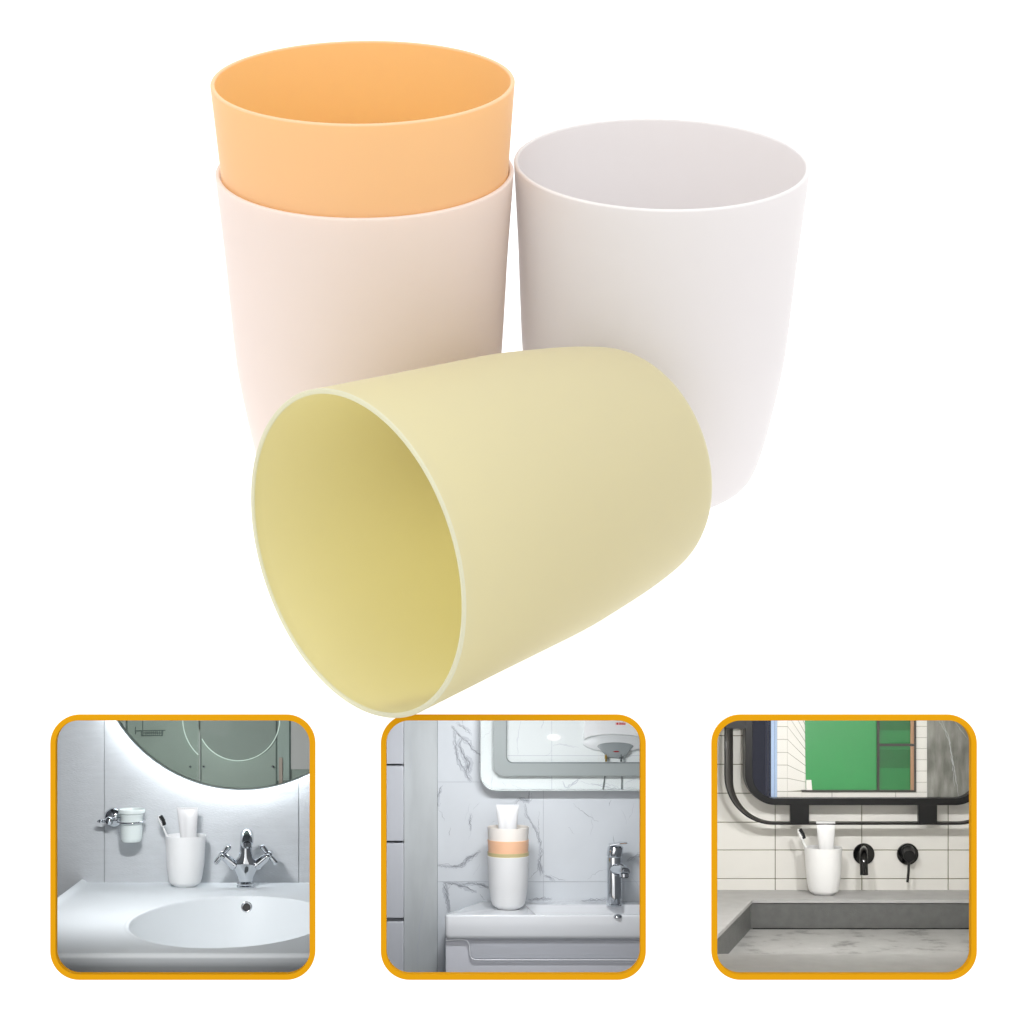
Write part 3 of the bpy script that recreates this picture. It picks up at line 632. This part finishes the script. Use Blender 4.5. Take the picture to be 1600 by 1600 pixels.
mb = MB(); mb.loft([er(1367, 238, 102, 22, 0.125), er(1367, 245, 94, 22, 0.14), er(1367, 262, 78, 22, 0.155), er(1367, 280, 62, 16, 0.17), er(1367, 285, 56, 14, 0.172)], (True, True)); cap_ = mi.part('boiler_cap', mb, mat('boiler cap', (140, 147, 148), 0.4), smooth=60)
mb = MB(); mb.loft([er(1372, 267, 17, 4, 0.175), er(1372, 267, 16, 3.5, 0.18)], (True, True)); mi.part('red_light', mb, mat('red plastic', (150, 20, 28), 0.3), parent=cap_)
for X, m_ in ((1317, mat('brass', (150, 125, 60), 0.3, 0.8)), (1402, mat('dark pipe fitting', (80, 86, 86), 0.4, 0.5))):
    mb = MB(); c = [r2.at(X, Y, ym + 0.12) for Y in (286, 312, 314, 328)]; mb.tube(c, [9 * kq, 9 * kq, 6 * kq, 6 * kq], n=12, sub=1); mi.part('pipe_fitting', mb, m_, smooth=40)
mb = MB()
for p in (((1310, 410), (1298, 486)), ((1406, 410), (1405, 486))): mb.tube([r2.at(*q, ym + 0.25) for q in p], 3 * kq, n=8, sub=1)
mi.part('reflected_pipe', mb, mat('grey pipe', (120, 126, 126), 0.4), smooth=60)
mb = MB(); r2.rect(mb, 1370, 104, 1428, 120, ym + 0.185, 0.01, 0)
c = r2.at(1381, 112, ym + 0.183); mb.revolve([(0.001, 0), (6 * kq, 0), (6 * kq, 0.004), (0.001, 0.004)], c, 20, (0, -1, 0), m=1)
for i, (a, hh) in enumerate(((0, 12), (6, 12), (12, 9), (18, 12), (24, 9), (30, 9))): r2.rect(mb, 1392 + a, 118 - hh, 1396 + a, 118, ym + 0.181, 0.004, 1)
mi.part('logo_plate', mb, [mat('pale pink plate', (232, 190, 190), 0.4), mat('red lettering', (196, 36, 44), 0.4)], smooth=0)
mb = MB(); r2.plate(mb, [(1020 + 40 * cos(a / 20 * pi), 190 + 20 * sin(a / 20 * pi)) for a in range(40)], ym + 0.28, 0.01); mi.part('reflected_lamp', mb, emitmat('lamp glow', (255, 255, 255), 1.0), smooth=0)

# ================= scene 3: black framed mirror, subway tiles, concrete basin
r3 = Room(1100, 66)
M_t3 = mat('cream glazed tile', (232, 230, 225), 0.22, var=0.015, vscale=90, coat=0.2)
M_g3 = mat('olive grout', (112, 110, 84), 0.8)
wl = Thing('wall', 'cream subway tiled wall with thin olive grout behind the black mirror', 'wall', r3.M)
mb = MB(); xs = [-577, -86, 405, 897, 1388, 1880]; ys = [-310, -147, 16, 180, 343, 507, 672, 830, 993, 1200]
for a, b in zip(xs[:-1], xs[1:]):
    for c, d in zip(ys[:-1], ys[1:]): r3.rect(mb, a + 2, c + 2, b - 2, d - 2, 0, 0.08)
wl.part('tiles', mb, M_t3, bevel=0.012, smooth=0)
mb = MB(); r3.rect(mb, -900, -500, 2500, 2100, 0.015, 0.2); wl.part('grout', mb, M_g3, smooth=0)
mb = MB(); r3.shell(mb); wl.part('side_wall', mb, mat('side plaster', (222, 220, 214), 0.6), smooth=0)
r3.lamp(0.034, X=500, Y=32, y=-9.3, tgt=(760, 1050), sx=0.8, sy=0.25, color=(1, 0.995, 0.985))
r3.lamp(0.034, X=1100, Y=32, y=-9.3, tgt=(860, 1050), sx=0.8, sy=0.25, color=(1, 0.995, 0.985))
h3 = r3.at(0, 1057, 0).z
M_c3 = mat('pale concrete', (178, 177, 177), 0.55, var=0.06, vscale=180, bump=0.25, bscale=2500)
M_d3 = mat('dark concrete', (98, 99, 98), 0.5, var=0.10, vscale=350, bump=0.4, bscale=3000, detail=8)  # basin sides in one darker tone than the counter
A = r3.on(275, 1112, h3); B = r3.on(73, 1317, h3); Fy = r3.on(700, 1420, h3).y
B = A + (B - A) * ((Fy - A.y) / (B.y - A.y))
hf = r3.at(275, 1280, A.y).z; XR = r3.at(2300, 1000, 0).x; XL = r3.at(-700, 1000, 0).x; Ye = r3.on(700, 1640, h3).y
bs = Thing('concrete_basin', 'grey concrete counter with a sunken rectangular basin below the black spout', 'washbasin', r3.M, (A.x, Fy, h3))
mb = MB(); lip = 0.10
def slab3(pts, z0, z1, m=0): mb.loft([[(x, y, z0) for x, y in pts], [(x, y, z1) for x, y in pts]], (True, True), m)
slab3([(XL, 0.0), (XR, 0.0), (XR, A.y), (A.x, A.y), (XL, A.y)], h3 - lip, h3)
slab3([(XL, A.y - 0.0), (A.x, A.y), (B.x, B.y), (XL, B.y)], h3 - lip, h3)
slab3([(XL, Fy), (B.x, Fy), (XR, Fy), (XR, Ye), (XL, Ye)], h3 - 1.2, h3)
bs.part('counter', mb, M_c3, smooth=0)
mb = MB(); s_ = 0.05
slab3([(A.x - 0.4, A.y + s_), (XR, A.y + s_), (XR, A.y + 0.4), (A.x - 0.4, A.y + 0.4)], hf - 0.02, h3 - lip - 0.002)
dv = Vector((B.x - A.x, B.y - A.y)).normalized(); nv = Vector((dv.y, -dv.x)); nv = nv if nv.x < 0 else -nv
q0 = Vector((A.x, A.y + s_)) + nv * s_; q1 = Vector((B.x, B.y)) + nv * s_ + dv * 0.3
slab3([tuple(q0), tuple(q1), tuple(q1 + nv * 0.3), tuple(q0 + nv * 0.3)], hf - 0.3, h3 - lip - 0.002)
bs.part('basin_side', mb, M_d3, smooth=0)
def stainmat():
    m = mat('stained basin floor', (196, 194, 191), 0.45, bump=0.3, bscale=2500); nt = m.node_tree; b = nt.nodes['Principled BSDF']
    tc = nt.nodes.new('ShaderNodeTexCoord'); n1 = nt.nodes.new('ShaderNodeTexNoise'); n1.inputs['Scale'].default_value = 110; n1.inputs['Detail'].default_value = 8; n1.inputs['Roughness'].default_value = 0.65
    cr = nt.nodes.new('ShaderNodeValToRGB'); e = cr.color_ramp.elements
    e[0].position = 0.36; e[0].color = lin((128, 127, 126)); e[1].position = 0.46; e[1].color = lin((168, 167, 166))
    x = e.new(0.62); x.color = lin((176, 175, 174)); x = e.new(0.7); x.color = lin((188, 187, 186))
    nt.links.new(tc.outputs['Object'], n1.inputs['Vector']); nt.links.new(n1.outputs[0], cr.inputs[0]); nt.links.new(cr.outputs[0], b.inputs['Base Color']); return m
mb = MB(); slab3([(B.x - 0.5, A.y + 0.0), (XR, A.y + 0.0), (XR, Fy), (B.x - 0.5, Fy)], hf - 0.1, hf)
bs.part('basin_floor', mb, stainmat(), smooth=0)
mb = MB(); slab3([(A.x, A.y + 0.03), (XR, A.y + 0.03), (XR, A.y - 0.015), (A.x, A.y - 0.015)], hf, hf + 0.028)
bs.part('floor_gap', mb, mat('black slot', (4, 4, 4), 0.9), smooth=0)  # thin black strip in the gap behind the basin floor
# wall spout and lever
k = r3.k(-0.1); fc = r3.at(907, 852, -0.0)
tp = Thing('wall_spout', 'glossy black wall mounted spout on a round plate above the concrete basin', 'spout', r3.M, fc)
mb = MB(); mb.revolve([(0.001, 0), (60 * k, 0), (61 * k, 5 * k), (59 * k, 12 * k), (0.001, 13 * k)], fc, 60, (0, -1, 0), cap=(True, True)); tp.part('wall_plate', mb, M_blackgloss, smooth=30)
V = lambda x, y, z: fc + Vector((x, y, z)) * k
mb = MB(); mb.tube([V(0, -5, 30), V(-14, -80, 30), V(-24, -130, 26), V(-31, -165, 0), V(-34, -182, -45), V(-34, -186, -92)], 22.5 * k, n=24); sp_ = tp.part('spout', mb, M_blackgloss, smooth=60)
fc = r3.at(1156, 852, 0)
tp = Thing('lever_tap', 'glossy black round wall tap with a thin lever hanging down', 'tap', r3.M, fc)
mb = MB(); mb.revolve([(0.001, 0), (60 * k, 0), (61 * k, 5 * k), (59 * k, 12 * k), (0.001, 13 * k)], fc, 60, (0, -1, 0), cap=(True, True)); tp.part('wall_plate', mb, M_blackgloss, smooth=30)
V = lambda x, y, z: fc + Vector((x, y, z)) * k
mb = MB(); mb.tube([V(0, -10, 10), V(-2, -40, 10), V(-2, -42, 10), V(-9, -92, 0), V(-9, -94, 0)], [42 * k, 41 * k, 36 * k, 33 * k, 31 * k], n=32, sub=1); tp.part('knob', mb, M_black, smooth=30)
mb = MB(); mb.tube([V(-9, -80, -25), V(-15, -92, -85), V(-23, -98, -145)], 7.5 * k, n=12); tp.part('lever', mb, M_blackgloss, smooth=50)
# cup, brush, tube
cb = r3.on(680, 1083, h3); k = r3.k(cb.y)
small_cup(r3, cb, 106 * k / 4, M_cupw, 'small white cup on the concrete counter beside the black spout, brush and tube inside', 'white cups holding brush and tube')
toothbrush(r3, r3.at(650, 1040, cb.y), [(640, 990), (612, 890), (585, 828), (562, 778)], (550, 744, -0.42), k, cb.y,
           'white toothbrush with black bristles leaning in the cup beside the black spout')
paste_tube(r3, 637, 746, 668, 655, 735, 848, cb.y + 6 * k, k, 'white squeezed tube standing in the cup beside the black spout')
# mirror
ym = -0.95
mi = Thing('mirror', 'black framed mirror with rounded corners showing a green panel and shelves', 'mirror', r3.M, r3.at(900, 300, ym))
mb = MB(); r3.ring(mb, rr(234, -600, 1604, 575, 176, 24), rr(276, -560, 1562, 537, 134, 24), ym, 0.6)
fr = mi.part('frame', mb, M_black, smooth=40, bevel=0.008)
def path(off, bot):   # outer band outline in crop px
    x0 = 119 + off; r = 278 - off * 0.9; pts = [(x0, 120), (x0, 260)]
    y1 = 683 - bot
    for i in range(25):
        t = math.radians(180 - 90 * i / 24); pts.append((x0 + r + r * cos(t), (y1 - r) + r * sin(t)))
    xr_ = 1722 - off
    for i in range(25):
        t = math.radians(90 - 90 * i / 24); pts.append((xr_ - r + r * cos(t), (y1 - r) + r * sin(t)))
    pts += [(xr_, 120)]
    return pts
mb = MB(); mb.loft([[r3.at(X, Y, ym + 0.0) for X, Y in path(0, 0)], [r3.at(X, Y, ym + 0.30) for X, Y in path(44, 14)]], (False, False), closed=False)
mi.part('outer_band', mb, mat('dark grey band', (70, 68, 66), 0.35), smooth=40, solid=0.015)
mb = MB(); mb.tube([r3.at(X, Y, ym) for X, Y in path(0, 0)], 4 * r3.k(ym), n=8, sub=1); mi.part('outer_band_edge', mb, M_black, smooth=50)
for X0, Ya_, X1, Yb_ in ((492, 565, 597, 682), (1220, 565, 1325, 682), (117, 60, 262, 141)):
    mb = MB(); r3.rect(mb, X0, Ya_, X1, Yb_, ym + 0.003, 0.2); mi.part('bracket', mb, M_black, smooth=0, bevel=0.005)
yb_ = ym + 0.42
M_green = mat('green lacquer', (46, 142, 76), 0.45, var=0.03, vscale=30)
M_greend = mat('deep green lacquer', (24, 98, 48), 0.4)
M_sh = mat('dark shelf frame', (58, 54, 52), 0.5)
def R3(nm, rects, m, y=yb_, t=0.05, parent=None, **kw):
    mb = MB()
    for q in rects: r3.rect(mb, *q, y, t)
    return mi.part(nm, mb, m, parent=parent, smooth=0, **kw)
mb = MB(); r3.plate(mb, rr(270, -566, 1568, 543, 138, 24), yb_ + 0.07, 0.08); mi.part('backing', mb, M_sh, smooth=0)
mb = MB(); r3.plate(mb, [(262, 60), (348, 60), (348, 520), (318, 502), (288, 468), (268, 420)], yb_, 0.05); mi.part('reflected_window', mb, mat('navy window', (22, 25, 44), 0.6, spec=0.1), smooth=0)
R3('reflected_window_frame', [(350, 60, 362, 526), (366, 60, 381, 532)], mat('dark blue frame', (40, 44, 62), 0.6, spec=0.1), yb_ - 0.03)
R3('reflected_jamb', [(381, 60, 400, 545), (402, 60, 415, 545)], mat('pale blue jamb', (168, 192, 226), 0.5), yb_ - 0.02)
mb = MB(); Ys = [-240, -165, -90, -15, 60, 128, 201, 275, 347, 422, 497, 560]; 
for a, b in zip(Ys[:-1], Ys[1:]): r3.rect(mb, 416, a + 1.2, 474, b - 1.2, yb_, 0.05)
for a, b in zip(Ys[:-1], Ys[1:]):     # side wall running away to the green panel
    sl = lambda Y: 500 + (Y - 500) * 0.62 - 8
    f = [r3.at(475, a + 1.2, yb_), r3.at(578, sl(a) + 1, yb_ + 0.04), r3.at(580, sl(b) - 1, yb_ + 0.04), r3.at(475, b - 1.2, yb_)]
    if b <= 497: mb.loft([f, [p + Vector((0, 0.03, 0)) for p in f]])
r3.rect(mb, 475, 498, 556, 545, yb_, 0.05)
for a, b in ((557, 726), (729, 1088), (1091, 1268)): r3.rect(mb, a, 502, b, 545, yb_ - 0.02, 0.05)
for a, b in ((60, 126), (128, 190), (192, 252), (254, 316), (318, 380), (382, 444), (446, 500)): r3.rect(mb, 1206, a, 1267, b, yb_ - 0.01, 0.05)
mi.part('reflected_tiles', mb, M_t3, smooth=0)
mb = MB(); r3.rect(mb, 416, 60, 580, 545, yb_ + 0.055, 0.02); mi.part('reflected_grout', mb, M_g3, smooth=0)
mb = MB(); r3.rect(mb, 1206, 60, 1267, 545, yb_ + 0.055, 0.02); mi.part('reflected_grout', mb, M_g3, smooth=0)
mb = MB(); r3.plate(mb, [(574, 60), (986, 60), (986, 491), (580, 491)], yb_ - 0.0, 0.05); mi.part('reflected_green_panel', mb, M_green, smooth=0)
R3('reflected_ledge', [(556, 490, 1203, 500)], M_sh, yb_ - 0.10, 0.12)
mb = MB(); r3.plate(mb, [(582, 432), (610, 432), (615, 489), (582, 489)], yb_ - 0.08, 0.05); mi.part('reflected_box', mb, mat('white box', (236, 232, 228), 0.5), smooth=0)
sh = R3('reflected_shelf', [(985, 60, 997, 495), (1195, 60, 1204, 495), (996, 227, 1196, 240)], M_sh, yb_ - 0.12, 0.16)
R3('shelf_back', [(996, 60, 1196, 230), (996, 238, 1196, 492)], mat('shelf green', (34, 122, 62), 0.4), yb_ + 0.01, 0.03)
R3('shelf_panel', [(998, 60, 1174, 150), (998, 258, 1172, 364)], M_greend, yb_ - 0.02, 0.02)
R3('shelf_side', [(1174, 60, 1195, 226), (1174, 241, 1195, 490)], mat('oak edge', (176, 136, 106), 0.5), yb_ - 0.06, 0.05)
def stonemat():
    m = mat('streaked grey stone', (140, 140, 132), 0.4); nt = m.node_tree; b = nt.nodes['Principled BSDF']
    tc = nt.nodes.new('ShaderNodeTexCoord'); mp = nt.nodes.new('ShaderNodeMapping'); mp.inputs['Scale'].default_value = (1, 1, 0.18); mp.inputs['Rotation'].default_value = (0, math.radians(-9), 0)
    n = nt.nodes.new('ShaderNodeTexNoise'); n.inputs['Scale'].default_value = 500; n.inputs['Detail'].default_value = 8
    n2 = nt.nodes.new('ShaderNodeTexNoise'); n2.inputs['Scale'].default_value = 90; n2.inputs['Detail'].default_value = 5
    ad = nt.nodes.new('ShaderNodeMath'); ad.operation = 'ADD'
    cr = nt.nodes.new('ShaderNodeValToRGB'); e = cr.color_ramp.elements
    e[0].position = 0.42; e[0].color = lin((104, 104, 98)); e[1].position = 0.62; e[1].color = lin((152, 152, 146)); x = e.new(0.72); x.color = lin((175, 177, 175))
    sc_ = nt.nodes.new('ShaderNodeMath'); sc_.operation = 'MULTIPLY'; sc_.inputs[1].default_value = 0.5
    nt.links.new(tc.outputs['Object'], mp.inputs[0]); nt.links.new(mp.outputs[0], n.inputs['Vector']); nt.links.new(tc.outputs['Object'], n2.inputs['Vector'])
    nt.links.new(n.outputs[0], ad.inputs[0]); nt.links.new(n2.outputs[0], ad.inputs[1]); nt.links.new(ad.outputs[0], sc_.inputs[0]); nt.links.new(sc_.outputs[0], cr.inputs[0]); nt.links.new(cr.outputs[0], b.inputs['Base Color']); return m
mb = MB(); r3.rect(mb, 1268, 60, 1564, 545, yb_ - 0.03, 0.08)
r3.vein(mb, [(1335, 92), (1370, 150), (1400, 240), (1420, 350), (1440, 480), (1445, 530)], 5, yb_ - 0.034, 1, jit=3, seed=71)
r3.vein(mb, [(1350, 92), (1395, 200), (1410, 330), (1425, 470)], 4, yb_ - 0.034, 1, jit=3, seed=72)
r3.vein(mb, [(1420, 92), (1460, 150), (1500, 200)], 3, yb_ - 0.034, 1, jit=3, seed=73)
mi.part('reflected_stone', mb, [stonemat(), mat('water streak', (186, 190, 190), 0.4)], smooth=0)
mb = MB(); r3.plate(mb, rr(272, -564, 1566, 541, 137, 24), ym + 0.05, 0.012); mi.part('glass', mb, M_glass, smooth=0)
